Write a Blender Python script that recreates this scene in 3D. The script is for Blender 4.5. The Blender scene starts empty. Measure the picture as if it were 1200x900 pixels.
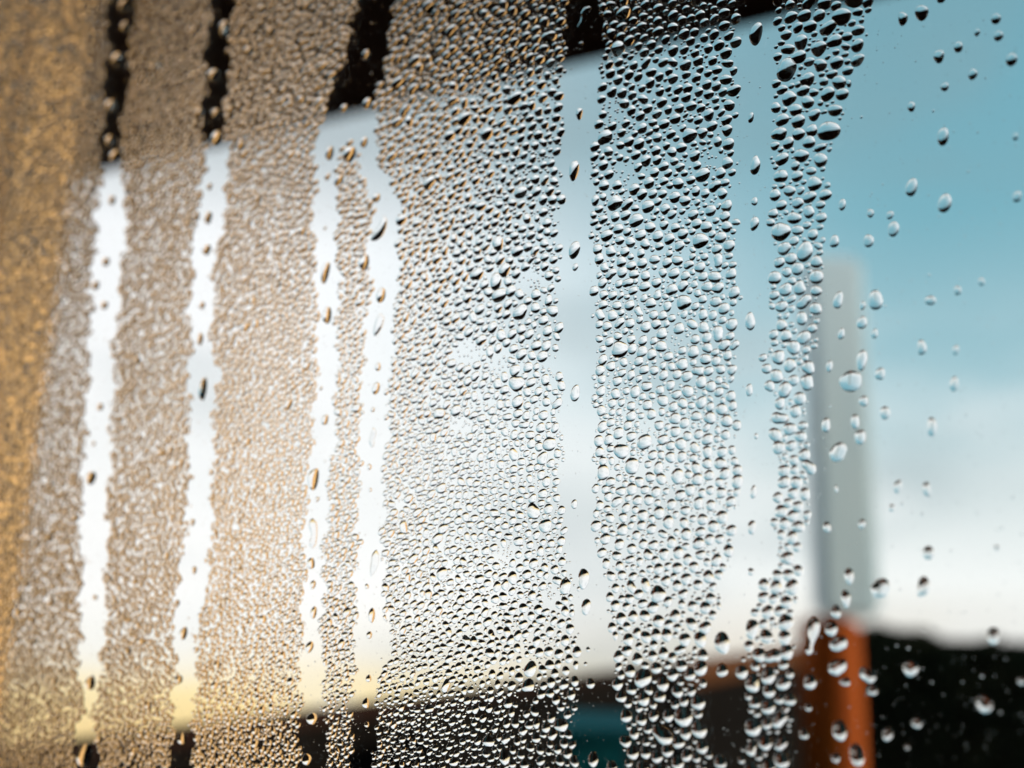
import bpy, math, random
import numpy as np
from mathutils import Matrix, Vector

random.seed(11)
rng = np.random.default_rng(11)
scene = bpy.context.scene
col = scene.collection

# ------------------------------------------------------------------ camera
EYE = Vector((0.0, 0.0, 1.5))
PITCH, ROLL = math.radians(12.5), math.radians(1.5)
LENS, FOCUS, FSTOP = 35.0, 0.25, 5.4
FX = 1200 * LENS / 36.0                      # focal length in photo pixels
ROT = Matrix.Rotation(math.pi / 2 + PITCH, 3, 'X') @ Matrix.Rotation(ROLL, 3, 'Z')
cam_data = bpy.data.cameras.new('camera')
cam = bpy.data.objects.new('camera', cam_data)
col.objects.link(cam)
cam.matrix_world = Matrix.Translation(EYE) @ ROT.to_4x4()
cam_data.lens = LENS
cam_data.sensor_width = 36.0
cam_data.clip_start = 0.01
cam_data.clip_end = 500
cam_data.dof.use_dof = True
cam_data.dof.focus_distance = FOCUS
cam_data.dof.aperture_fstop = FSTOP
scene.camera = cam

# ------------------------------------------------------------------ sky
world = bpy.data.worlds.new('World')
scene.world = world
world.use_nodes = True
NT = world.node_tree
NT.nodes.clear()


def wn(kind, **kw):
    n = NT.nodes.new(kind)
    for k, v in kw.items():
        setattr(n, k, v)
    return n


def ramp(stops, fac):
    r = wn('ShaderNodeValToRGB')
    e = r.color_ramp.elements
    while len(e) < len(stops):
        e.new(0.5)
    for el, (p, c) in zip(e, stops):
        el.position = p
        el.color = (*c, 1)
    NT.links.new(fac, r.inputs[0])
    return r.outputs[0]


tc = wn('ShaderNodeTexCoord')
sep = wn('ShaderNodeSeparateXYZ')
NT.links.new(tc.outputs['Generated'], sep.inputs[0])


def maprange(sock, a, b, c=0.0, d=1.0, smooth=False):
    m = wn('ShaderNodeMapRange')
    m.interpolation_type = 'SMOOTHSTEP' if smooth else 'LINEAR'
    m.inputs['From Min'].default_value = a
    m.inputs['From Max'].default_value = b
    m.inputs['To Min'].default_value = c
    m.inputs['To Max'].default_value = d
    NT.links.new(sock, m.inputs['Value'])
    return m.outputs[0]


def z01(z):
    return (z + 0.3) / 1.3


ez = maprange(sep.outputs['Z'], -0.3, 1.0)
clear = ramp([(z01(-0.3), (0.30, 0.27, 0.24)), (z01(-0.06), (0.72, 0.62, 0.50)), (z01(0.03), (0.95, 0.96, 0.95)),
              (z01(0.12), (0.68, 0.76, 0.78)), (z01(0.21), (0.38, 0.58, 0.65)), (z01(0.36), (0.205, 0.445, 0.54)), (z01(0.75), (0.12, 0.33, 0.43))], ez)
veil = ramp([(z01(-0.3), (0.34, 0.24, 0.13)), (z01(-0.15), (0.92, 0.60, 0.22)), (z01(-0.085), (1.08, 0.86, 0.46)), (z01(-0.045), (1.06, 1.0, 0.92)), (z01(0.0), (1.06, 1.03, 1.02)),
             (z01(0.335), (1.02, 1.02, 1.05)), (z01(0.43), (0.52, 0.58, 0.62)), (z01(0.9), (0.30, 0.42, 0.48))], ez)
# sine of the azimuth, right positive
xx = wn('ShaderNodeMath', operation='MULTIPLY'); NT.links.new(sep.outputs['X'], xx.inputs[0]); NT.links.new(sep.outputs['X'], xx.inputs[1])
yy = wn('ShaderNodeMath', operation='MULTIPLY'); NT.links.new(sep.outputs['Y'], yy.inputs[0]); NT.links.new(sep.outputs['Y'], yy.inputs[1])
hh = wn('ShaderNodeMath', operation='ADD'); NT.links.new(xx.outputs[0], hh.inputs[0]); NT.links.new(yy.outputs[0], hh.inputs[1])
hs = wn('ShaderNodeMath', operation='SQRT'); NT.links.new(hh.outputs[0], hs.inputs[0])
sa = wn('ShaderNodeMath', operation='DIVIDE'); NT.links.new(sep.outputs['X'], sa.inputs[0]); NT.links.new(hs.outputs[0], sa.inputs[1])
wfac = maprange(sa.outputs[0], 0.42, -0.26, smooth=True)
mix1 = wn('ShaderNodeMixRGB')
NT.links.new(wfac, mix1.inputs[0]); NT.links.new(clear, mix1.inputs[1]); NT.links.new(veil, mix1.inputs[2])
# soft grey cloud streaks low in the sky
nz = wn('ShaderNodeTexNoise'); nz.inputs['Scale'].default_value = 3.2; nz.inputs['Detail'].default_value = 2.0
mp = wn('ShaderNodeMapping'); mp.inputs['Scale'].default_value = (1.0, 1.0, 2.4); mp.inputs['Location'].default_value = (0.35, 0.0, -0.03)
NT.links.new(tc.outputs['Generated'], mp.inputs[0]); NT.links.new(mp.outputs[0], nz.inputs['Vector'])
cl = maprange(nz.outputs[0], 0.50, 0.72, 0.0, 0.34, smooth=True)
mix2 = wn('ShaderNodeMixRGB'); mix2.inputs[2].default_value = (0.27, 0.37, 0.41, 1)
NT.links.new(cl, mix2.inputs[0]); NT.links.new(mix1.outputs[0], mix2.inputs[1])
nz2 = wn('ShaderNodeTexNoise'); nz2.inputs['Scale'].default_value = 4.5; nz2.inputs['Detail'].default_value = 3.0
mp2 = wn('ShaderNodeMapping'); mp2.inputs['Scale'].default_value = (1.0, 1.0, 3.0); mp2.inputs['Location'].default_value = (2.1, 0.7, 0.4)
NT.links.new(tc.outputs['Generated'], mp2.inputs[0]); NT.links.new(mp2.outputs[0], nz2.inputs['Vector'])
cl2 = maprange(nz2.outputs[0], 0.45, 0.70, 0.0, 0.5, smooth=True)
low = maprange(sep.outputs['Z'], 0.34, 0.08, smooth=True)
cm = wn('ShaderNodeMath', operation='MULTIPLY'); NT.links.new(cl2, cm.inputs[0]); NT.links.new(low, cm.inputs[1])
mix3 = wn('ShaderNodeMixRGB'); mix3.inputs[2].default_value = (0.93, 0.94, 0.95, 1)
NT.links.new(cm.outputs[0], mix3.inputs[0]); NT.links.new(mix2.outputs[0], mix3.inputs[1])
bg = wn('ShaderNodeBackground'); bg.inputs['Strength'].default_value = 1.0
NT.links.new(mix3.outputs[0], bg.inputs['Color'])
wo = wn('ShaderNodeOutputWorld')
NT.links.new(bg.outputs[0], wo.inputs['Surface'])

# ------------------------------------------------------------------ sun (low, warm, from the right)
sun_data = bpy.data.lights.new('sun', 'SUN')
sun = bpy.data.objects.new('sun', sun_data)
col.objects.link(sun)
sun_data.energy = 5.0
sun_data.angle = math.radians(2.0)
sun_data.color = (1.0, 0.83, 0.60)
SUN_AZ, SUN_EL = math.radians(102), math.radians(9)
to_sun = Vector((math.sin(SUN_AZ) * math.cos(SUN_EL), math.cos(SUN_AZ) * math.cos(SUN_EL), math.sin(SUN_EL)))
sun.rotation_euler = to_sun.to_track_quat('Z', 'Y').to_euler()
sun.location = (3, 0, 4)

scene.view_settings.view_transform = 'Standard'
scene.view_settings.look = 'None'
scene.view_settings.exposure = 0.12
scene.view_settings.gamma = 1.0
scene.render.engine = 'CYCLES'
cy = scene.cycles
cy.max_bounces = 16
cy.transmission_bounces = 14
cy.transparent_max_bounces = 8
cy.diffuse_bounces = 2
cy.glossy_bounces = 5
cy.caustics_reflective = False
cy.caustics_refractive = False
cy.use_denoising = True
cy.sample_clamp_indirect = 6.0


# ------------------------------------------------------------------ helpers
def ray(px, py):
    """direction through a photo pixel (1200 x 900), unit depth along the axis"""
    return ROT @ Vector(((px - 600) / FX, (450 - py) / FX, -1.0))


def at(px, py, dist):
    """point whose horizontal distance from the eye is dist"""
    d = ray(px, py)
    return EYE + d * (dist / math.hypot(d.x, d.y))


def tag(o, label=None, category=None, group=None, kind=None):
    if label: o['label'] = label
    if category: o['category'] = category
    if group: o['group'] = group
    if kind: o['kind'] = kind
    return o


def link(name, me, mat, parent=None):
    o = bpy.data.objects.new(name, me)
    col.objects.link(o)
    if mat and not me.materials:
        me.materials.append(mat)
    if parent: o.parent = parent
    return o


def empty(name, loc, rz=0.0):
    o = bpy.data.objects.new(name, None)
    col.objects.link(o)
    o.location = loc
    o.rotation_euler = (0, 0, rz)
    return o


def box_mesh(name, x0, x1, y0, y1, z0, z1, bevel=0.0):
    import bmesh
    bm = bmesh.new()
    bmesh.ops.create_cube(bm, size=1)
    for v in bm.verts:
        v.co = Vector((x0 + (v.co.x + .5) * (x1 - x0), y0 + (v.co.y + .5) * (y1 - y0), z0 + (v.co.z + .5) * (z1 - z0)))
    if bevel:
        bmesh.ops.bevel(bm, geom=bm.edges[:], offset=bevel, segments=2, affect='EDGES')
    me = bpy.data.meshes.new(name)
    bm.to_mesh(me); bm.free()
    return me


def lathe_mesh(name, prof, seg=40):
    vs, fs = [], []
    for r, z in prof:
        for k in range(seg):
            a = 2 * math.pi * k / seg
            vs.append((r * math.cos(a), r * math.sin(a), z))
    for i in range(len(prof) - 1):
        for k in range(seg):
            k2 = (k + 1) % seg
            fs.append((i * seg + k, i * seg + k2, (i + 1) * seg + k2, (i + 1) * seg + k))
    me = bpy.data.meshes.new(name)
    me.from_pydata(vs, [], fs)
    for p in me.polygons: p.use_smooth = True
    return me


def glass_mat(name, ior, color):
    m = bpy.data.materials.new(name); m.use_nodes = True
    t = m.node_tree; t.nodes.clear()
    g = t.nodes.new('ShaderNodeBsdfGlass'); g.inputs['IOR'].default_value = ior
    g.inputs['Roughness'].default_value = 0.0; g.inputs['Color'].default_value = (*color, 1)
    o = t.nodes.new('ShaderNodeOutputMaterial'); t.links.new(g.outputs[0], o.inputs[0])
    return m


def paint_mat(name, c0, c1, scale=(6, 6, 6), rough=0.7, bump=0.2, detail=5):
    m = bpy.data.materials.new(name); m.use_nodes = True
    t = m.node_tree; b = t.nodes['Principled BSDF']
    tcn = t.nodes.new('ShaderNodeTexCoord'); mpn = t.nodes.new('ShaderNodeMapping')
    mpn.inputs['Scale'].default_value = scale
    n = t.nodes.new('ShaderNodeTexNoise'); n.inputs['Scale'].default_value = 1.0; n.inputs['Detail'].default_value = detail
    r = t.nodes.new('ShaderNodeValToRGB')
    r.color_ramp.elements[0].position = 0.32; r.color_ramp.elements[1].position = 0.68
    r.color_ramp.elements[0].color = (*c0, 1); r.color_ramp.elements[1].color = (*c1, 1)
    bp = t.nodes.new('ShaderNodeBump'); bp.inputs['Strength'].default_value = bump; bp.inputs['Distance'].default_value = 0.002
    t.links.new(tcn.outputs['Object'], mpn.inputs[0]); t.links.new(mpn.outputs[0], n.inputs['Vector'])
    t.links.new(n.outputs[0], r.inputs[0]); t.links.new(r.outputs[0], b.inputs['Base Color'])
    t.links.new(n.outputs[0], bp.inputs['Height']); t.links.new(bp.outputs[0], b.inputs['Normal'])
    b.inputs['Roughness'].default_value = rough
    b.inputs['Specular IOR Level'].default_value = 0.05
    return m


M_WATER = glass_mat('water', 1.333, (1, 1, 1))
M_PANE = glass_mat('window_glass', 1.5, (0.985, 1.0, 0.995))
M_JAMB = paint_mat('golden_timber', (0.58, 0.355, 0.155), (0.82, 0.56, 0.28), (14, 14, 2.2))
M_POST = paint_mat('orange_timber', (0.19, 0.034, 0.005), (0.40, 0.088, 0.012), (18, 18, 1.6))
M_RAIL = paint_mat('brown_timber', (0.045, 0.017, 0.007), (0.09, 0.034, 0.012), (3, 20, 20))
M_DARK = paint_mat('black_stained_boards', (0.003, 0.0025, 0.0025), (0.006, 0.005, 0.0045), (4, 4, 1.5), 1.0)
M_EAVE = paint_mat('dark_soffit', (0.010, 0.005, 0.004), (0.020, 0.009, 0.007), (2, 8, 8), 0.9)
M_FLOOR = paint_mat('dark_deck', (0.010, 0.009, 0.009), (0.020, 0.017, 0.015), (3, 3, 3), 0.9)
M_ROOM = paint_mat('dark_plaster', (0.020, 0.018, 0.017), (0.030, 0.027, 0.025), (3, 3, 3), 0.95)
M_TEAL = paint_mat('teal_glaze', (0.004, 0.085, 0.120), (0.010, 0.135, 0.175), (9, 9, 9), 0.95)
M_SOIL = paint_mat('soil', (0.010, 0.007, 0.005), (0.025, 0.017, 0.011), (60, 60, 60), 1.0)
M_GREY = paint_mat('grey_metal', (0.64, 0.78, 0.88), (0.71, 0.83, 0.91), (10, 10, 3), 0.6)
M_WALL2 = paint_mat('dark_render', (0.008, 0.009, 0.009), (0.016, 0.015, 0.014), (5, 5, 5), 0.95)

# ------------------------------------------------------------------ the window wall
PHI = math.radians(28)                       # the pane recedes to the left
NRM = Vector((math.sin(PHI), math.cos(PHI), 0))      # outward
ES = Vector((math.cos(PHI), -math.sin(PHI), 0))      # along the pane
d700 = ray(700, 450)
CDIST = FOCUS * NRM.dot(d700)                # eye to inner face of the pane
ORG = Vector((EYE.x, EYE.y, 0)) + NRM * CDIST        # pane origin on the floor line
RZ = -PHI                                    # local x along the pane, local y outward


def pane(px, py):
    """pane coordinates (s along, z up) seen at a photo pixel"""
    d = ray(px, py)
    p = EYE + d * (CDIST / NRM.dot(d))
    return (p - ORG).dot(ES), p.z


def pane3(s, z, h=0.0):
    """world point h metres off the inner face, towards the room"""
    return ORG + ES * s - NRM * h + Vector((0, 0, z))


S0, S1 = pane(-300, 450)[0], 0.42
Z0, Z1 = 1.02, 2.06

wroot = empty('window', pane3(0, 0), RZ)
tag(wroot, 'wet window pane running with condensation in a brown timber frame', 'window')
link('pane', box_mesh('pane', S0 - 0.006, S1 + 0.006, 0.0, 0.004, Z0 - 0.006, Z1 + 0.006), M_PANE, wroot)
JD = 0.06
link('jamb', box_mesh('jamb', S0 - 0.09, S0, 0.0042, JD, Z0 - 0.1, Z1 + 0.1, 0.003), M_JAMB, wroot)
link('jamb', box_mesh('jamb', S1, S1 + 0.09, 0.0042, JD, Z0 - 0.1, Z1 + 0.1, 0.003), M_JAMB, wroot)
link('head', box_mesh('head', S0, S1, 0.0042, JD, Z1, Z1 + 0.09, 0.003), M_EAVE, wroot)
link('sill', box_mesh('sill', S0, S1, 0.0042, JD + 0.03, Z0 - 0.06, Z0, 0.004), M_DARK, wroot)
for nm, a in (('glazing_bead', (S0 - 0.03, S0, -0.015, -0.0002, Z0 - 0.03, Z1 + 0.03)), ('glazing_bead', (S1, S1 + 0.03, -0.015, -0.0002, Z0 - 0.03, Z1 + 0.03))):
    link(nm, box_mesh(nm, *a, 0.002), M_JAMB, wroot)

# house wall around the opening and the dark room behind the camera
wl = empty('wall_window', pane3(0, 0), RZ); tag(wl, kind='structure')
W0, W1 = S0 - 2.2, S1 + 1.6
for x0, x1, z0, z1 in ((W0, S0 - 0.091, 0, 3.0), (S1 + 0.091, W1, 0, 3.0), (S0 - 0.09, S1 + 0.09, 0, Z0 - 0.101), (S0 - 0.09, S1 + 0.09, Z1 + 0.101, 3.0)):
    link('wall_panel', box_mesh('wall_panel', x0, x1, -0.10, 0.075, z0, z1), M_ROOM, wl)
for nm, a in (('wall_back', (W0, W1, -2.7, -2.6, 0, 3.0)), ('wall_left', (W0 - 0.1, W0, -2.7, 0.075, 0, 3.0)), ('wall_right', (W1, W1 + 0.1, -2.7, 0.075, 0, 3.0)),
              ('room_floor', (W0 - 0.1, W1 + 0.1, -2.7, 0.075, -0.1, -0.002)), ('ceiling', (W0 - 0.1, W1 + 0.1, -2.7, 0.075, 3.002, 3.1))):
    o = link(nm, box_mesh(nm, *a), M_ROOM); o.location = pane3(0, 0); o.rotation_euler = (0, 0, RZ)
    tag(o, kind='structure')

# ------------------------------------------------------------------ outdoors
# dark terrace floor
o = link('terrace_floor', box_mesh('terrace_floor', -3, 6.5, 0.08, 6.5, -0.14, -0.02), M_FLOOR)
o.location = pane3(0, 0); o.rotation_euler = (0, 0, RZ); tag(o, kind='structure')

# roof overhang: its outer edge crosses the top of the view
HE = 1.3
def at_height(px, py, h):
    d = ray(px, py)
    return EYE + d * (h / d.z)
e1, e2 = at_height(1030, -2, HE), at_height(120, 203, HE)
dirv = (e2 - e1).normalized()
ang = math.atan2(dirv.y, dirv.x)
ro = empty('roof_overhang', e1, ang)
tag(ro, 'dark stained timber roof overhang above the wet pane', 'roof')
LEN = (e2 - e1).length
link('fascia', box_mesh('fascia', -1.6, LEN + 1.6, 0.0, 0.03, 0.0, 0.16, 0.003), M_EAVE, ro)
nb = 22
for k in range(nb):
    link('soffit_board', box_mesh('soffit_board', -1.6, LEN + 1.6, 0.034 + k * 0.10, 0.034 + k * 0.10 + 0.094, 0.012, 0.032, 0.002), M_EAVE, ro)
link('roof_deck', box_mesh('roof_deck', -1.6, LEN + 1.6, 0.031, 0.034 + nb * 0.10, 0.036, 0.07), M_EAVE, ro)

# timber clad wing wall standing out from the house beyond the window's far end
we = at(54, 450, 0.80)
WS, WY = (we - ORG).dot(ES), (we - ORG).dot(NRM)
ww = empty('wing_wall', pane3(0, -0.02), RZ)
tag(ww, 'brown sunlit wing wall clad in upright timber boards beside the window', 'wall')
link('core', box_mesh('core', WS - 0.12, WS - 0.013, 0.08, WY - 0.004, 0, e1.z + 0.02), M_JAMB, ww)
nwb = max(3, int((WY - 0.09) / 0.11)); wbw = (WY - 0.09) / nwb
for q in range(nwb):
    dz = random.uniform(0, .0015)
    link('board', box_mesh('board', WS - 0.0125, WS + dz, 0.09 + q * wbw + 0.002, 0.09 + (q + 1) * wbw - 0.002, 0, e1.z + 0.02, 0.002), M_JAMB, ww)
link('corner_board', box_mesh('corner_board', WS - 0.12, WS - 0.0128, WY - 0.0035, WY + 0.012, 0, e1.z + 0.02, 0.002), M_JAMB, ww)

# orange timber post with a grey metal pole above
PD = 4.0
pl, pr = at(938, 800, PD), at(1010, 800, PD)
pc = (pl + pr) / 2
PW = (pr - pl).length
top_or = at(985, 733, PD).z
pr_rot = math.atan2(pr.y - pl.y, pr.x - pl.x)
post = empty('terrace_post', (pc.x, pc.y, -0.02), pr_rot)
tag(post, 'stout round orange timber post with a pale grey pole rising from it', 'post')
h = top_or + 0.02
link('shaft', lathe_mesh('shaft', [(PW * .5, 0), (PW * .5, h - 0.03)], 48), M_POST, post)
link('cap', lathe_mesh('cap', [(PW * .47, h - 0.03), (PW * .52, h - 0.028), (PW * .52, h - 0.01), (PW * .47, h + 0.01), (PW * .3, h + 0.03)], 48), M_POST, post)
ptop = at(1012, 300, PD).z + 0.02
link('pole', box_mesh('pole', -PW * .20, PW * .84, -PW * .36, PW * .36, h + 0.025, ptop, 0.03), M_GREY, post).rotation_euler = (0, 0, math.radians(16))

# timber rail with black boards from near the window out to the post
ra = at(985, 751, 8.0)
hz = ra.z
dl = ray(60, 870)
rb = EYE + dl * ((hz - EYE.z) / dl.z)
rdir = (rb - ra); rlen = math.hypot(rdir.x, rdir.y)
rroot = empty('terrace_railing', (ra.x, ra.y, -0.02), math.atan2(rdir.y, rdir.x))
tag(rroot, 'terrace railing with brown timber handrail and black upright boards', 'railing')
RT = hz + 0.02
REX = rlen + 0.6
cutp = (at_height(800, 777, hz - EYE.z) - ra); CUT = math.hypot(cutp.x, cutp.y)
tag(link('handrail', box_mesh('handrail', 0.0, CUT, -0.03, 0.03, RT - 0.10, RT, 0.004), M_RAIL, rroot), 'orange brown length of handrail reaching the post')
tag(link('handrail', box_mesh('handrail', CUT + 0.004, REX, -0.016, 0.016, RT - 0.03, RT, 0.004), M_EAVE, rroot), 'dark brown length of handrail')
bw = 0.14
link('board_cap', box_mesh('board_cap', CUT + 0.004, REX, -0.008, 0.008, RT - 0.1015, RT - 0.0305), M_DARK, rroot)
board = box_mesh('board', 0.0, bw - 0.006, -0.009, 0.009, 0.0, RT - 0.102)
for k in range(int(REX / bw)):
    b = link('board', board, M_DARK, rroot); b.location = (k * bw, random.uniform(-.002, .002), 0)

# dark garden wall beyond the post
wa, wb = at(985, 745, 8.4), at(1500, 786, 8.4)
wd = wb - wa
groot = empty('garden_wall', (wa.x, wa.y, -0.02), math.atan2(wd.y, wd.x))
tag(groot, 'low black garden wall with coping behind the orange post', 'wall')
gl = math.hypot(wd.x, wd.y) + 1.5
gh = wa.z + 0.02
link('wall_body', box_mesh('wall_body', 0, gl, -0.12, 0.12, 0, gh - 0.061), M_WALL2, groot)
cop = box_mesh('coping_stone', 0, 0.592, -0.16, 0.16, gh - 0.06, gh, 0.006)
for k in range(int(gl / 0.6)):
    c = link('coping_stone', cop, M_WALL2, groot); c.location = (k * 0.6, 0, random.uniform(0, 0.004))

# clipped hedge in front of the garden wall: leaf faces spread through its volume
ha, hb = at(1004, 748, 7.6), at(1480, 792, 7.6)
hd = hb - ha; HL = math.hypot(hd.x, hd.y); HH = ha.z + 0.02
hroot = empty('hedge', (ha.x, ha.y, -0.02), math.atan2(hd.y, hd.x))
tag(hroot, 'dark leafy hedge along the garden wall behind the orange post', 'hedge')
nl = 9000
lx = rng.uniform(0, HL, nl); ly = rng.uniform(-0.22, 0.22, nl)
topz = HH + 0.05 * np.sin(lx * 3.1 + 0.6) + 0.035 * np.sin(lx * 7.7) + 0.02 * np.sin(lx * 17)
lz = topz * (1 - rng.random(nl) ** 2.2 * 0.75) - 0.1 * (ly / 0.22) ** 4
c3 = np.stack([lx, ly, lz], 1)
d1 = rng.normal(size=(nl, 3)); d1 /= np.linalg.norm(d1, axis=1)[:, None]
d2 = np.cross(d1, rng.normal(size=(nl, 3))); d2 /= np.linalg.norm(d2, axis=1)[:, None]
lf = rng.uniform(.025, .05, nl)[:, None]
lv = np.stack([c3 - d1 * lf, c3 + d2 * lf * .5, c3 + d1 * lf, c3 - d2 * lf * .5], 1).reshape(-1, 3)
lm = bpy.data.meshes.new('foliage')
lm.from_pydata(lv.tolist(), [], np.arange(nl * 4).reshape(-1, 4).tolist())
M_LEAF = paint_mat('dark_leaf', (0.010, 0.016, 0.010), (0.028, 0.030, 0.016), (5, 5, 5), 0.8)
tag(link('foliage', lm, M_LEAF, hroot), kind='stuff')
M_BARK = paint_mat('bark', (0.02, 0.014, 0.010), (0.04, 0.03, 0.02), (20, 20, 5), 0.9)
for q in range(5):
    tr = link('stem', lathe_mesh('stem', [(0.03, 0), (0.022, HH * .5), (0.008, HH * .9)], 10), M_BARK, hroot)
    tr.location = (HL * (q + .5) / 5, random.uniform(-.05, .05), 0)

# teal garden cabinet standing inside the railing
ca, cb = at(664, 852, 1.95), at(736, 856, 1.95)
cdv = cb - ca
CW, CH = math.hypot(cdv.x, cdv.y), ca.z + 0.02
croot = empty('garden_cabinet', (ca.x, ca.y, -0.02), math.atan2(cdv.y, cdv.x))
tag(croot, 'teal painted garden cabinet standing in front of the railing', 'cabinet')
link('carcass', box_mesh('carcass', 0, CW, 0, 0.30, 0.0, CH - 0.021, 0.004), M_TEAL, croot)
link('top', box_mesh('top', -0.012, CW + 0.012, -0.02, 0.312, CH - 0.02, CH, 0.004), M_TEAL, croot)
for q in range(2):
    dd = link('door', box_mesh('door', q * CW / 2 + 0.006, (q + 1) * CW / 2 - 0.006, -0.014, -0.0005, 0.06, CH - 0.05, 0.003), M_TEAL, croot)
    hx = CW / 2 + (-0.03 if q == 0 else 0.03)
    link('handle', box_mesh('handle', hx - 0.005, hx + 0.005, -0.034, -0.0145, CH * .5, CH * .5 + 0.12, 0.002), M_GREY, dd)

# ------------------------------------------------------------------ condensation
RUNS = {   # bare runs left by trickling water: y: (left edge, right edge) in photo pixels, mapped onto the pane below
    1: {-60: (133, 165), 0: (128, 160), 100: (124, 152), 190: (118, 140), 230: (116, 150), 300: (108, 146), 400: (104, 136), 480: (100, 133), 560: (96, 130), 600: (92, 128), 650: (95, 126), 750: (92, 125), 800: (92, 116), 835: (98, 110), 860: (88, 115), 900: (85, 118), 960: (84, 116)},
    2: {-60: (252, 278), 0: (248, 276), 60: (242, 270), 160: (238, 264), 200: (240, 270), 260: (228, 262), 330: (222, 250), 400: (222, 250), 440: (220, 256), 520: (220, 250), 600: (218, 250), 680: (210, 246), 700: (202, 238), 780: (205, 230), 830: (202, 230), 900: (200, 224), 960: (200, 222)},
    3: {-60: (430, 470), 0: (420, 465), 60: (405, 455), 110: (388, 442), 150: (372, 420), 180: (368, 398), 250: (366, 396), 330: (368, 398), 420: (370, 396), 500: (365, 395), 560: (358, 388), 650: (355, 380), 750: (352, 378), 800: (350, 380), 900: (350, 385), 960: (348, 384)},
    4: {110: (400, 442), 150: (405, 440), 185: (416, 446), 230: (434, 466), 280: (432, 470), 350: (432, 465), 400: (425, 462), 500: (420, 455), 600: (418, 450), 700: (415, 450), 750: (415, 462), 800: (412, 445), 900: (410, 440), 960: (408, 440)},
    5: {-60: (670, 706), 0: (668, 705), 80: (660, 705), 200: (657, 692), 300: (655, 695), 400: (655, 698), 460: (660, 695), 520: (658, 698), 600: (658, 695), 650: (665, 700), 700: (672, 715), 760: (676, 718), 800: (678, 720), 850: (672, 728), 900: (680, 735), 960: (682, 736)},
    6: {-60: (866, 912), 0: (865, 910), 60: (865, 908), 150: (862, 903), 250: (860, 905), 350: (865, 905), 420: (860, 895), 500: (862, 905), 560: (868, 912), 600: (862, 908), 650: (858, 910), 700: (842, 890), 750: (835, 870), 800: (824, 870), 850: (826, 878), 900: (830, 865), 960: (830, 862)},
    7: {-60: (1026, 1400), 0: (1020, 1400), 40: (1016, 1400), 90: (998, 1400), 150: (984, 1400), 200: (970, 1400), 260: (968, 1400), 320: (963, 1400), 400: (957, 1400), 480: (946, 1400), 550: (952, 1400), 600: (948, 1400), 650: (939, 1400), 700: (935, 1400), 760: (928, 1400), 850: (925, 1400), 900: (926, 1400), 960: (924, 1400)},
}
RUN_ARR = {k: (np.array(sorted(v)), np.array([v[y][0] for y in sorted(v)]), np.array([v[y][1] for y in sorted(v)])) for k, v in RUNS.items()}
GAPS = [(548, 412, 15, 12), (622, 330, 16, 13), (650, 425, 10, 14), (585, 425, 10, 12), (735, 205, 12, 14), (590, 650, 10, 10), (540, 500, 12, 8), (645, 700, 8, 9),
        (615, 820, 9, 9), (640, 830, 9, 9), (720, 130, 10, 12), (1000, 470, 1, 1), (470, 590, 6, 6), (790, 400, 13, 10), (835, 190, 10, 14), (760, 505, 8, 10)]


def run_of(px, py, margin=0.0):
    for k, (ys, l, r) in RUN_ARR.items():
        if k == 4 and py < 110: continue
        wv = 2.5 if k < 5 else 0.0                       # the far runs are narrow
        jl = wv + 2.2 * math.sin(py * 0.21 + k * 1.7) + 2.6 * math.sin(py * 0.083 + k * 2.9) + 1.5 * math.sin(py * 0.47 + k)
        jr = -wv + 2.2 * math.sin(py * 0.19 + k * 3.1) + 2.6 * math.sin(py * 0.071 + k * 0.9) + 1.5 * math.sin(py * 0.43 + 2 * k)
        if np.interp(py, ys, l) + jl + margin < px < np.interp(py, ys, r) + jr - margin:
            return k
    return 0


INV = ROT.transposed()


def to_px(s, z):
    v = INV @ (pane3(s, z) - EYE)
    return 600 + FX * v.x / -v.z, 450 - FX * v.y / -v.z


# drop radius in millimetres across the pane
CTRL = np.array([(50, 450, .72), (50, 100, .85), (50, 850, .78), (170, 450, .82), (170, 100, .95), (170, 800, .80), (320, 100, 1.30), (320, 300, 1.05), (300, 500, .92), (300, 750, .84),
                 (400, 850, .75), (400, 400, .95), (560, 60, 1.45), (560, 250, 1.28), (610, 390, 1.55), (520, 550, 1.10), (560, 690, 1.15), (500, 850, .84), (640, 850, 1.15), (640, 650, 1.2),
                 (780, 100, 1.45), (780, 350, 1.42), (780, 600, 1.38), (780, 850, 1.5), (950, 100, 1.7), (940, 400, 1.6), (910, 850, 1.75)], float)
CTRL[:, 2] *= np.interp(CTRL[:, 0], [0, 200, 400, 700, 950, 1200], [.92, .98, .93, .87, .91, .96])


def size_at(px, py):
    d2 = (CTRL[:, 0] - px) ** 2 + (CTRL[:, 1] - py) ** 2 + 900.0
    w = d2 ** -1.5
    return float((w * CTRL[:, 2]).sum() / w.sum()) * 1e-3


# grid used for packing
CELL = 0.0026
grid = {}
drops = []          # (s, z, R, px, py, run)


def near_ok(s, z, R, k):
    ci, cj = int(s // CELL), int(z // CELL)
    n = 2
    for i in range(ci - n, ci + n + 1):
        for j in range(cj - n, cj + n + 1):
            for (s2, z2, R2) in grid.get((i, j), ()):
                if (s - s2) ** 2 + (z - z2) ** 2 < ((R + R2) * k) ** 2:
                    return False
    return True


def put(s, z, R):
    grid.setdefault((int(s // CELL), int(z // CELL)), []).append((s, z, R))


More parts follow.
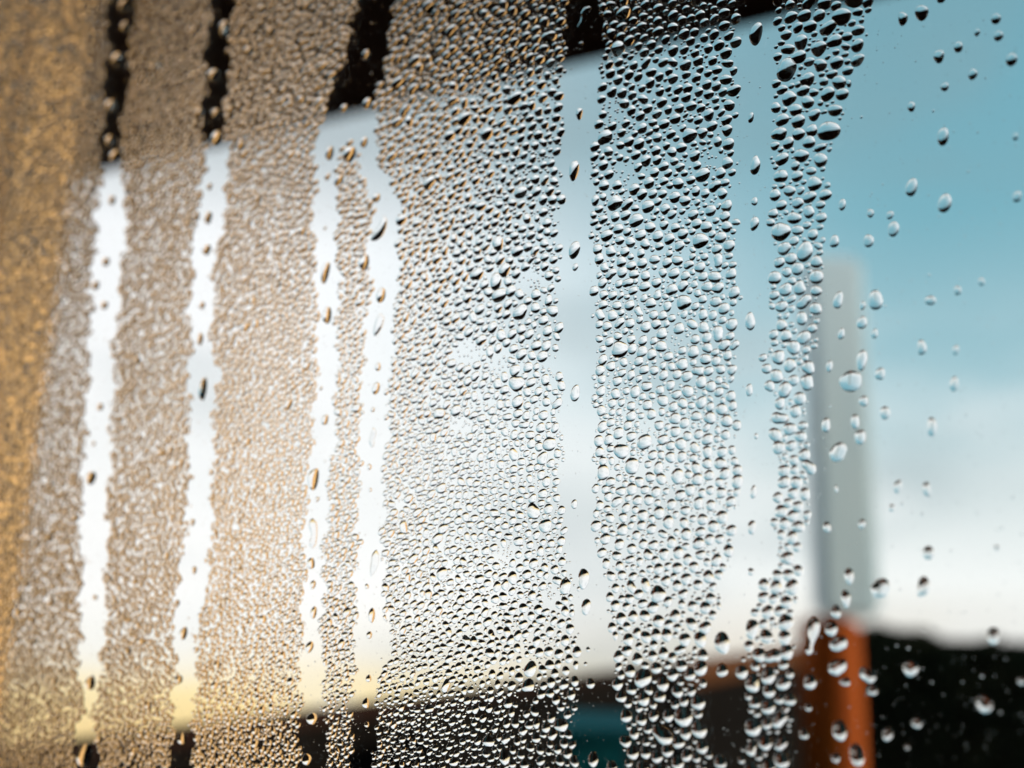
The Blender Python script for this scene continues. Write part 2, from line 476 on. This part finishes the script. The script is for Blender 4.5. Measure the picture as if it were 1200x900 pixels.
# ---- hand-placed drops: (px, py, width, height) as they show
HAND = {
    1: [(147, 7, 13, 14), (148, 32, 11, 12), (139, 70, 13, 15), (131, 124, 13, 14), (130, 165, 11, 12), (136, 183, 12, 14), (132, 235, 7, 11), (125, 307, 8, 10), (113, 335, 8, 10), (123, 358, 8, 9), (118, 477, 7, 8),
        (108, 560, 10, 16), (107, 800, 11, 17), (101, 884, 16, 28), (110, 520, 4, 5), (112, 700, 5, 6)],
    2: [(264, 34, 11, 19), (251, 89, 14, 15), (253, 133, 10, 11), (255, 163, 13, 19), (246, 219, 6, 8), (245, 255, 8, 14), (243, 293, 10, 12), (237, 358, 7, 8), (235, 397, 7, 14), (239, 456, 8, 26), (226, 612, 5, 9), (228, 668, 5, 10), (216, 742, 8, 15),
        (210, 796, 9, 11), (214, 866, 10, 14)],
    3: [(404, 128, 9, 11), (431, 122, 11, 14), (430, 65, 10, 12), (387, 180, 9, 16), (384, 207, 7, 9), (382, 319, 9, 26), (384, 370, 10, 20), (381, 267, 4, 4), (381, 492, 8, 13), (368, 561, 12, 27), (365, 660, 9, 13), (367, 685, 7, 10),
        (368, 718, 7, 15), (363, 758, 9, 14), (366, 842, 14, 14), (372, 585, 5, 6), (360, 890, 12, 14), (376, 455, 4, 5)],
    4: [(410, 181, 15, 20), (427, 167, 9, 12), (441, 232, 10, 11), (427, 308, 12, 18), (447, 346, 11, 18), (443, 430, 7, 10), (441, 455, 9, 15), (433, 547, 6, 7), (430, 687, 5, 6), (436, 721, 8, 18),
        (433, 744, 7, 9), (432, 795, 7, 9), (429, 824, 9, 13), (430, 849, 6, 7), (437, 480, 5, 6), (434, 574, 4, 5)],
    5: [(681, 51, 6, 4), (679, 133, 9, 14), (673, 200, 13, 24), (673, 293, 15, 21), (674, 313, 8, 9), (674, 461, 13, 20), (673, 591, 8, 12), (684, 678, 15, 25), (687, 711, 13, 20), (674, 748, 5, 6), (689, 761, 6, 6), (686, 778, 5, 5),
        (676, 764, 12, 14), (692, 801, 11, 12), (695, 890, 13, 20), (717, 898, 14, 14), (713, 716, 5, 4), (678, 690, 5, 6)],
    6: [(886, 40, 18, 27), (880, 138, 8, 12), (885, 194, 14, 22), (884, 236, 9, 10), (884, 262, 12, 17), (879, 377, 14, 22), (878, 457, 10, 15), (883, 577, 9, 16), (881, 618, 11, 18), (880, 670, 9, 9), (881, 737, 18, 24), (846, 753, 21, 27),
        (846, 786, 15, 16), (844, 893, 17, 16), (886, 511, 6, 7)],
    7: [(1058, 22, 13, 17), (1080, 15, 19, 19), (1103, -2, 13, 12), (1167, 22, 13, 14), (1100, 66, 15, 16), (1123, 55, 13, 13), (1145, 38, 8, 9), (1170, 42, 13, 13), (1185, 70, 16, 16), (1140, 87, 13, 13), (1107, 102, 11, 11), (1068, 125, 11, 12),
        (1105, 160, 16, 22), (1068, 220, 16, 22), (1107, 238, 18, 24), (1020, 250, 10, 10), (1043, 252, 10, 10), (1047, 268, 15, 19), (1018, 282, 14, 16), (978, 283, 13, 15), (987, 240, 10, 14), (982, 352, 14, 20), (1026, 352, 20, 24),
        (1011, 358, 8, 10), (1010, 378, 14, 16), (986, 391, 9, 14), (1025, 391, 9, 12), (1080, 407, 13, 18), (1010, 422, 15, 24), (972, 429, 9, 14), (1031, 438, 14, 15), (1012, 470, 13, 13), (1002, 494, 12, 18), (1008, 512, 16, 18),
        (1037, 484, 14, 16), (968, 498, 12, 18), (980, 573, 5, 9), (1118, 450, 12, 18), (1120, 410, 9, 12), (1090, 352, 15, 12), (1092, 500, 14, 22), (1052, 570, 11, 16), (1086, 573, 11, 18), (1045, 595, 8, 9), (1122, 340, 10, 12),
        (969, 618, 11, 13), (1010, 614, 10, 12), (1088, 648, 16, 16), (1168, 642, 7, 6), (1082, 687, 17, 25), (995, 675, 13, 20), (991, 701, 13, 21), (979, 717, 14, 16), (974, 737, 17, 18), (990, 799, 15, 10), (949, 799, 17, 19),
        (1022, 809, 14, 13), (947, 829, 10, 9), (942, 860, 13, 13), (984, 856, 19, 26), (979, 888, 12, 12), (1004, 885, 20, 28), (1067, 783, 20, 20), (1040, 860, 14, 17), (1074, 847, 15, 13), (1164, 745, 17, 20), (1197, 798, 11, 9), (1063, 875, 7, 7),
        (1192, 230, 12, 14), (1190, 160, 8, 9), (1150, 330, 9, 10)],
}
# drops of a shape of their own: name, spine points with half widths (photo pixels), label
SPECIAL = [
    ('s_shaped_drop', [(691, 7, 2.0), (690, 10, 5.0), (685, 14, 4.6), (684, 20, 3.2), (682, 26, 2.6), (678, 31, 2.2), (676, 33, 1.4)], 'thin curved S-shaped water drop below the dark roof overhang'),
    ('crescent_drop', [(449, 252, 2.0), (450, 258, 4.2), (448, 266, 5.6), (444, 273, 6.6), (438, 279, 5.0), (434, 281, 2.0)], 'curved crescent water drop in the fourth bare run from the brown timber wall'),
    ('tadpole_drop', [(953, 722, 4), (954, 728, 7.5), (953, 740, 7), (951, 750, 4.0), (949, 757, 3.2), (948, 763, 6.0), (947, 768, 3)], 'tadpole-shaped water drop hanging beside the top of the orange post'),
    ('merging_drop', [(366, 607, 3), (366, 613, 6.5), (368, 622, 5.0), (368, 630, 4.2), (366, 638, 6.0), (366, 643, 3)], 'tall pinched water drop of two merging in the third bare run'),
    ('trickling_drop', [(441, 644, 2.5), (440, 650, 5.4), (439, 660, 5.6), (436, 670, 4.0), (435, 676, 2)], 'long trickling water drop in the fourth bare run'),
    ('trickling_drop', [(446, 367, 2.5), (446, 372, 5.4), (443, 382, 5.6), (440, 390, 4.0), (439, 394, 2)], 'long slanting water drop high in the fourth bare run'),
    ('trickling_drop', [(437, 501, 2), (438, 507, 4), (435, 516, 3.6), (437, 524, 3)], 'thin hooked water drop midway down the fourth bare run'),
    ('heart_shaped_drop', [(1010, 782, 4), (1014, 788, 8), (1019, 794, 8), (1020, 801, 4)], 'heart-shaped water drop on the right edge of the orange post'),
    ('kidney_drop', [(971, 787, 5), (977, 784, 9), (985, 779, 8), (990, 773, 4)], 'kidney-shaped water drop on the middle of the orange post'),
    ('kidney_drop', [(972, 753, 5), (979, 756, 8.0), (986, 752, 8.5), (991, 747, 4)], 'broad squat water drop near the top of the orange post'),
    ('comma_drop', [(1149, 814, 4), (1151, 820, 8), (1156, 828, 9.5), (1162, 832, 6)], 'comma-shaped water drop before the black garden wall'),
    ('slanting_drop', [(1038, 678, 5), (1035, 684, 9), (1029, 693, 10), (1025, 700, 5)], 'large slanting oval water drop above the garden wall beside the orange post'),
    ('slanting_drop', [(987, 518, 5), (985, 524, 8), (980, 534, 9), (977, 541, 5)], 'slanting oval water drop beside the narrow drop band and grey pole'),
    ('large_drop', [(996, 434, 6), (997, 441, 12), (996, 450, 12.5), (993, 459, 8)], 'largest round water drop on the bare glass before the grey pole'),
]


def mesh_from_arrays(name, verts, quads, tris, smooth_tri, smooth_quad):
    me = bpy.data.meshes.new(name)
    nv, nq, nt = len(verts), len(quads), len(tris)
    me.vertices.add(nv)
    me.vertices.foreach_set('co', np.ascontiguousarray(verts, np.float32).ravel())
    loops = np.concatenate([quads.ravel(), tris.ravel()]).astype(np.int32)
    me.loops.add(len(loops))
    me.loops.foreach_set('vertex_index', loops)
    me.polygons.add(nq + nt)
    starts = np.concatenate([np.arange(nq) * 4, nq * 4 + np.arange(nt) * 3]).astype(np.int32)
    me.polygons.foreach_set('loop_start', starts)
    me.polygons.foreach_set('use_smooth', np.concatenate([smooth_quad, smooth_tri]).astype(bool))
    me.update(calc_edges=True)
    me.validate()
    return me


EMBED = 0.00004


def drop_arrays(S, Z, R, sx, sz, rot, harm, h, sag, rings, segs):
    """vertices in pane coordinates (s, off, z): off is negative towards the room (local y outward)"""
    n = len(S)
    th = np.linspace(0, 2 * np.pi, segs, endpoint=False)
    rho = np.sin(np.linspace(0, 1, rings + 1)[1:] * np.pi / 2) ** 1.0
    rho = 0.5 * rho + 0.5 * np.linspace(0, 1, rings + 1)[1:]
    out = np.ones((n, segs))
    for k, (amp, ph) in harm.items():
        out += amp[:, None] * np.cos(k * (th[None] - ph[:, None]))
    ox = out * np.cos(th) * sx[:, None]
    oz = out * np.sin(th) * sz[:, None]
    c, s_ = np.cos(rot)[:, None], np.sin(rot)[:, None]
    ex, ezz = (ox * c - oz * s_) * R[:, None], (ox * s_ + oz * c) * R[:, None]
    hr = h                                              # height / R
    cap = (1 + hr ** 2) / (2 * hr)                       # sphere radius / R
    prof = (np.sqrt(np.maximum(cap[:, None] ** 2 - rho[None] ** 2, 1e-9)) - (cap - hr)[:, None]) * R[:, None]
    prof = np.maximum(prof, 0)
    ap = -sag * R                                       # apex sinks
    V = np.zeros((n, 1 + rings * segs + segs, 3))
    V[:, 0, 0] = S; V[:, 0, 1] = -(hr * R); V[:, 0, 2] = Z + ap
    for i in range(rings):
        f = 1 - rho[i] ** 2
        a = 1 + i * segs
        V[:, a:a + segs, 0] = S[:, None] + ex * rho[i]
        V[:, a:a + segs, 2] = Z[:, None] + ezz * rho[i] + (ap * f)[:, None]
        V[:, a:a + segs, 1] = -prof[:, i][:, None]
    last = 1 + (rings - 1) * segs
    V[:, last:last + segs, 1] = EMBED
    b = 1 + rings * segs
    V[:, b:b + segs] = V[:, last:last + segs]
    q = []
    t = []
    k = np.arange(segs); k2 = (k + 1) % segs
    t.append(np.stack([np.zeros(segs, int), 1 + k2, 1 + k], 1))
    for i in range(rings - 1):
        a, a2 = 1 + i * segs, 1 + (i + 1) * segs
        q.append(np.stack([a + k, a + k2, a2 + k2, a2 + k], 1))
    q = np.concatenate(q)
    base = np.stack([np.full(segs - 2, b), b + np.arange(1, segs - 1), b + np.arange(2, segs)], 1)
    nt1 = segs
    tri = np.concatenate([t[0], base])
    nvp = V.shape[1]
    offs = (np.arange(n) * nvp)[:, None, None]
    Q = (q[None] + offs).reshape(-1, 4)
    T = (tri[None] + offs).reshape(-1, 3)
    sm_t = np.tile(np.concatenate([np.ones(nt1), np.zeros(len(base))]), n)
    Q, T = Q[:, ::-1], T[:, ::-1]                       # dome faces the room, base faces the pane
    sm_q = np.ones(len(Q))
    return V.reshape(-1, 3), Q, T, sm_t, sm_q


def swept_arrays(sp, hk=0.62, nu=22, nc=12):
    P = np.array([(a, b) for a, b, _ in sp]); rad = np.array([r for *_, r in sp])
    t = np.concatenate([[0], np.cumsum(np.linalg.norm(np.diff(P, axis=0), axis=1))])
    # round the ends off by half a width
    tt = (1 - np.cos(np.linspace(0, 1, nu) * np.pi)) / 2 * t[-1]
    def smooth(v):
        f = np.interp(np.linspace(0, t[-1], 80), t, v)
        k = np.ones(9) / 9
        f = np.convolve(np.pad(f, 4, mode='edge'), k, 'valid')
        return np.interp(tt, np.linspace(0, t[-1], 80), f)
    X, Y, Rr = smooth(P[:, 0]), smooth(P[:, 1]), smooth(rad)
    D = np.stack([np.gradient(X), np.gradient(Y)], 1); D /= np.linalg.norm(D, axis=1)[:, None] + 1e-12
    end = np.clip(np.minimum(tt, t[-1] - tt) / (0.35 * t[-1]), 0, 1)
    Rr = Rr * np.sqrt(np.clip(1 - (1 - end) ** 3, 0.0, 1))
    N = np.stack([-D[:, 1], D[:, 0]], 1)
    cs = np.linspace(-1, 1, nc + 1)
    V = []
    for i in range(nu):
        for c in cs:
            cc = math.sin(c * math.pi / 2)
            x, y = X[i] + N[i, 0] * cc * Rr[i], Y[i] + N[i, 1] * cc * Rr[i]
            V.append((x, -(hk * Rr[i] * max(0.0, (1 - cc * cc))), y))
    V = np.array(V)
    w = nc + 1
    V[::w, 1] = EMBED; V[nc::w, 1] = EMBED; V[:w, 1] = EMBED; V[-w:, 1] = EMBED
    Q = []
    for i in range(nu - 1):
        for c in range(nc):
            a = i * w + c
            Q.append((a, a + 1, a + w + 1, a + w))
    ntop = len(Q)
    nb_ = len(V)
    B = np.concatenate([V[::w], V[nc::w]])              # flat base strip
    for i in range(nu - 1):
        Q.append((nb_ + i, nb_ + i + 1, nb_ + nu + i + 1, nb_ + nu + i))
    V = np.concatenate([V, B])
    return V, np.array(Q), np.concatenate([np.ones(ntop), np.zeros(nu - 1)])


ORD = {1: 'first', 2: 'second', 3: 'third', 4: 'fourth', 5: 'fifth', 6: 'sixth'}
empty_tri = np.zeros((0, 3), int)


def link_drop(name, V, Q, T, st, sq, centre):
    """one drop as an object of its own, its origin on the glass"""
    V = V - np.array([centre[0], 0.0, centre[1]])
    me = mesh_from_arrays(name, V, Q, T, st, sq)
    o = link(name, me, M_WATER)
    o.location = pane3(*centre)
    o.rotation_euler = (0, 0, RZ)
    return o


# special shapes first
for name, sp, label in SPECIAL:
    spp = []
    for (x, y, r) in sp:
        s, z = pane(x, y)
        s2, z2 = pane(x, y - r)
        spp.append((s, z, abs(z2 - z)))
    V, Q, sq = swept_arrays(spp)
    # consistent outward winding: the dome must face the room (negative local y)
    c = (float(np.mean([p[0] for p in spp])), float(np.mean([p[1] for p in spp])))
    v0, v1, v2 = V[Q[len(Q) // 3][0]], V[Q[len(Q) // 3][1]], V[Q[len(Q) // 3][2]]
    nbase = int((sq == 0).sum())
    if np.cross(v1 - v0, v2 - v0)[1] > 0:
        Q[:-nbase] = Q[:-nbase, ::-1]
    b0, b1, b2 = V[Q[-nbase // 2][0]], V[Q[-nbase // 2][1]], V[Q[-nbase // 2][2]]
    if np.cross(b1 - b0, b2 - b0)[1] < 0:
        Q[-nbase:] = Q[-nbase:, ::-1]
    o = link_drop(name, V, Q, empty_tri, np.zeros(0), sq, c)
    tag(o, label, 'water drop')
    for (s, z, r) in spp:
        put(s, z, r * 1.05)


def one(S, Z, R, sx, sz, rot, harm, h, sag, rings, segs):
    a = lambda v: np.array([v], float)
    return drop_arrays(a(S), a(Z), a(R), a(sx), a(sz), a(rot), {k: (a(x), a(y)) for k, (x, y) in harm.items()}, a(h), a(sag), rings, segs)


n_single = len(SPECIAL)
for run, lst in HAND.items():
    for (px, py, w, hgt) in lst:
        s, z = pane(px, py)
        sl, sr = pane(px - w / 2, py)[0], pane(px + w / 2, py)[0]
        zu, zd = pane(px, py - hgt / 2)[1], pane(px, py + hgt / 2)[1]
        rx, rz = abs(sr - sl) / 2 * 0.86, abs(zu - zd) / 2 * 0.98
        R = math.sqrt(rx * rz)
        harm = {2: (random.uniform(0, .07), random.uniform(0, 6.28)), 3: (random.uniform(0.0, .07), random.uniform(0, 6.28)), 1: (random.uniform(0, .05), random.uniform(0, 6.28)), 4: (random.uniform(0, .03), random.uniform(0, 6.28))}
        tilt = random.uniform(-.25, .05)
        a = one(s, z, R, rx / R, rz / R, tilt, harm, random.uniform(.62, .80) + (0.22 if run < 5 else 0.0), 0.14, 9, 30)
        o = link_drop('water_drop', *a, (s, z))
        long_ = hgt > 1.7 * w
        shape = 'tall narrow' if long_ else ('small round' if w <= 8 else ('large rounded' if w >= 16 else ('egg-shaped' if hgt > 1.3 * w else 'rounded')))
        if run == 7:
            dark = py > 735
            if dark and px < 1030:
                lab, grp = f'{shape} water drop on the bare glass before the orange post', f'{shape} drops before the orange post'
            elif dark:
                lab, grp = f'{shape} water drop on the bare glass before the black garden wall', f'{shape} drops before the garden wall'
            else:
                where = 'against the upper teal sky' if py < 235 else ('around the grey pole' if px < 1060 else 'against pale sky past the pole')
                lab, grp = f'{shape} isolated drop on the wide bare glass {where}', f'{shape} drops on the wide bare glass {where}'
        else:
            lab, grp = f'{shape} water drop left in the {ORD[run]} bare run from the brown timber wall', f'{shape} drops in the {ORD[run]} bare run'
        tag(o, lab, 'water drop', grp)
        put(s, z, max(R, rz * .8))
        n_single += 1

# ---- packed condensation between the runs
corners = [pane(x, y) for x in (-70, 1040) for y in (-45, 945)]
sA, sB = max(S0 + 0.0015, min(c[0] for c in corners)), max(c[0] for c in corners)
zA, zB = min(c[1] for c in corners), max(c[1] for c in corners)
BAND = []


def throw(n, lo, hi, k):
    got = 0
    ss = rng.uniform(sA, sB, n); zz = rng.uniform(zA, zB, n); rr = rng.uniform(lo, hi, n)
    for s, z, f in zip(ss, zz, rr):
        px, py = to_px(s, z)
        if not (-70 < px < 1036 and -45 < py < 945): continue
        if f < 0.42 and px < 300: continue          # too fine to build where the pane recedes
        R = size_at(px, py) * f
        mpx = R / 0.000214 * 0.5
        if run_of(px, py, -mpx): continue
        gap = False
        if f > 0.35:
            for gx, gy, ga, gb in GAPS:
                if ((px - gx) / (ga + 3)) ** 2 + ((py - gy) / (gb + 3)) ** 2 < 1:
                    gap = True; break
        kk = k * (0.80 + 0.20 * min(1.0, max(0.0, (px - 250) / 380)))    # crowded and touching towards the cold jamb
        if gap or not near_ok(s, z, R, kk): continue
        put(s, z, R)
        BAND.append((s, z, R, px, py))
        got += 1
    return got


counts = [throw(650, 1.35, 1.75, .97), throw(60000, .95, 1.2, .93), throw(110000, .7, .95, .93), throw(130000, .42, .7, .94), throw(110000, .22, .42, .95)]
print('PACKED', counts)
B = np.array(BAND)
nB = len(B)
px_, py_ = B[:, 3], B[:, 4]
# the drops lean: strongly slanted towards the upper middle, looser on the right
lean = np.clip(1 - np.abs(px_ - 440) / 240, 0, 1)
ph2 = np.where(rng.random(nB) < 0.3 + 0.65 * lean, rng.normal(0.55, 0.25, nB), rng.uniform(0, np.pi, nB))
a2 = rng.uniform(0.0, 0.12, nB) + 0.14 * lean
odd = rng.random(nB) < 0.05                        # drops caught while merging
a2 = np.where(odd, rng.uniform(.2, .32, nB), a2)
harm = {2: (a2, ph2), 3: (rng.uniform(0, .075, nB), rng.uniform(0, 6.28, nB)), 4: (rng.uniform(0, .035, nB), rng.uniform(0, 6.28, nB)), 1: (rng.uniform(0, .05, nB), rng.uniform(0, 6.28, nB))}
hh_ = rng.uniform(.68, .92, nB) + 0.22 * np.clip((400 - px_) / 330, 0, 1)
sag_ = rng.uniform(.03, .16, nB)
sx_ = rng.uniform(.92, 1.03, nB); sz_ = rng.uniform(.98, 1.14, nB)
zero = np.zeros(nB)
order = np.argsort(-B[:, 2] / np.array([(NRM.dot(pane3(s, z) - EYE) / NRM.dot((pane3(s, z) - EYE).normalized())) for s, z in B[:, :2]]))
inside = [i for i in order if 4 < px_[i] < 1196 and 4 < py_[i] < 896]
single = set(inside[:max(0, 300 - n_single)])


def band_name(px, py):
    edges = [(k, np.interp(py, RUN_ARR[k][0], RUN_ARR[k][1])) for k in range(1, 8)]
    for k, l in edges:
        if px < l: return k
    return 7


for i in sorted(single):
    h1 = {k: (v[0][i], v[1][i]) for k, v in harm.items()}
    a = one(B[i, 0], B[i, 1], B[i, 2], sx_[i], sz_[i], 0.0, h1, hh_[i], sag_[i], 8, 26)
    o = link_drop('water_drop', *a, (B[i, 0], B[i, 1]))
    k = band_name(px_[i], py_[i])
    ye, yr = 196 - (px_[i] - 120) * 0.224, 880 - (px_[i] - 60) * 0.14
    spot = 'under the dark overhang' if py_[i] < ye + 25 else ('before the dark railing' if py_[i] > yr - 12 else ('against the upper sky' if py_[i] < 400 else 'against the lower sky'))
    form = 'slanting oval' if a2[i] > 0.17 else ('lobed' if harm[3][0][i] > 0.05 else ('tall' if hh_[i] > 0.85 else 'round'))
    if k == 1: lab, grp = f'large {form} water drop next to the brown timber wall {spot}', f'{form} drops beside the jamb {spot}'
    elif k == 7: lab, grp = f'large {form} drop in the narrow band by the bare glass {spot}', f'{form} drops of the narrow band {spot}'
    else: lab, grp = f'large {form} drop packed between {ORD[k-1]} and {ORD[k]} bare runs, {spot}', f'{form} drops between {ORD[k-1]} and {ORD[k]} run {spot}'
    tag(o, lab, 'water drop', grp)

rest = np.array([i for i in range(nB) if i not in single])
parts, nv = [], 0
Rr = B[:, 2]
far = px_ < 330
for mask, rings, segs in (((Rr >= 0.0011) & ~far, 5, 15), ((Rr >= 0.0005) & (Rr < 0.0011) & ~far, 4, 11), ((Rr < 0.0005) & ~far, 3, 8), (far & (Rr >= 0.0009), 4, 9), (far & (Rr < 0.0009), 3, 7)):
    idx = rest[mask[rest]]
    if not len(idx): continue
    V, Q, T, st, sq = drop_arrays(B[idx, 0], B[idx, 1], B[idx, 2], sx_[idx], sz_[idx], zero[idx], {k: (v[0][idx], v[1][idx]) for k, v in harm.items()}, hh_[idx], sag_[idx], rings, segs)
    parts.append((V, Q + nv, T + nv, st, sq)); nv += len(V)
V, Q, T, st, sq = [np.concatenate([p[j] for p in parts]) for j in range(5)]
me = mesh_from_arrays('condensation', V, Q, T, st, sq)
o = link('condensation', me, M_WATER)
o.location = pane3(0, 0); o.rotation_euler = (0, 0, RZ)
tag(o, 'dense condensation of small water drops packed between the bare runs', 'condensation', kind='stuff')
print('TRIANGLES', len(Q) * 2 + len(T), 'drops', nB)

# ---- fine mist specks, also in the bare runs
nm_ = 0
SP = []
for s, z in zip(rng.uniform(sA, S1 - .3, 22000), rng.uniform(zA, zB, 22000)):
    px, py = to_px(s, z)
    if not (-100 < px < 1260 and -60 < py < 960): continue
    R = 0.00006 + (0.00014 if rng.random() < .9 else 0.00034) * rng.random() ** 2.5
    if run_of(px, py) or rng.random() < .2:
        if near_ok(s, z, R, 1.05): SP.append((s, z, R))
SP = np.array(SP); n = len(SP)
hz_ = {2: (rng.uniform(0, .1, n), rng.uniform(0, 6.28, n))}
V, Q, T, st, sq = drop_arrays(SP[:, 0], SP[:, 1], SP[:, 2], np.ones(n), np.ones(n), np.zeros(n), hz_, np.full(n, .5), np.full(n, .05), 2, 7)
me = mesh_from_arrays('fine_mist', V, Q, T, st, sq)
o = link('fine_mist', me, M_WATER)
o.location = pane3(0, 0); o.rotation_euler = (0, 0, RZ)
tag(o, 'fine specks of mist scattered over the bare glass', 'mist', kind='stuff')
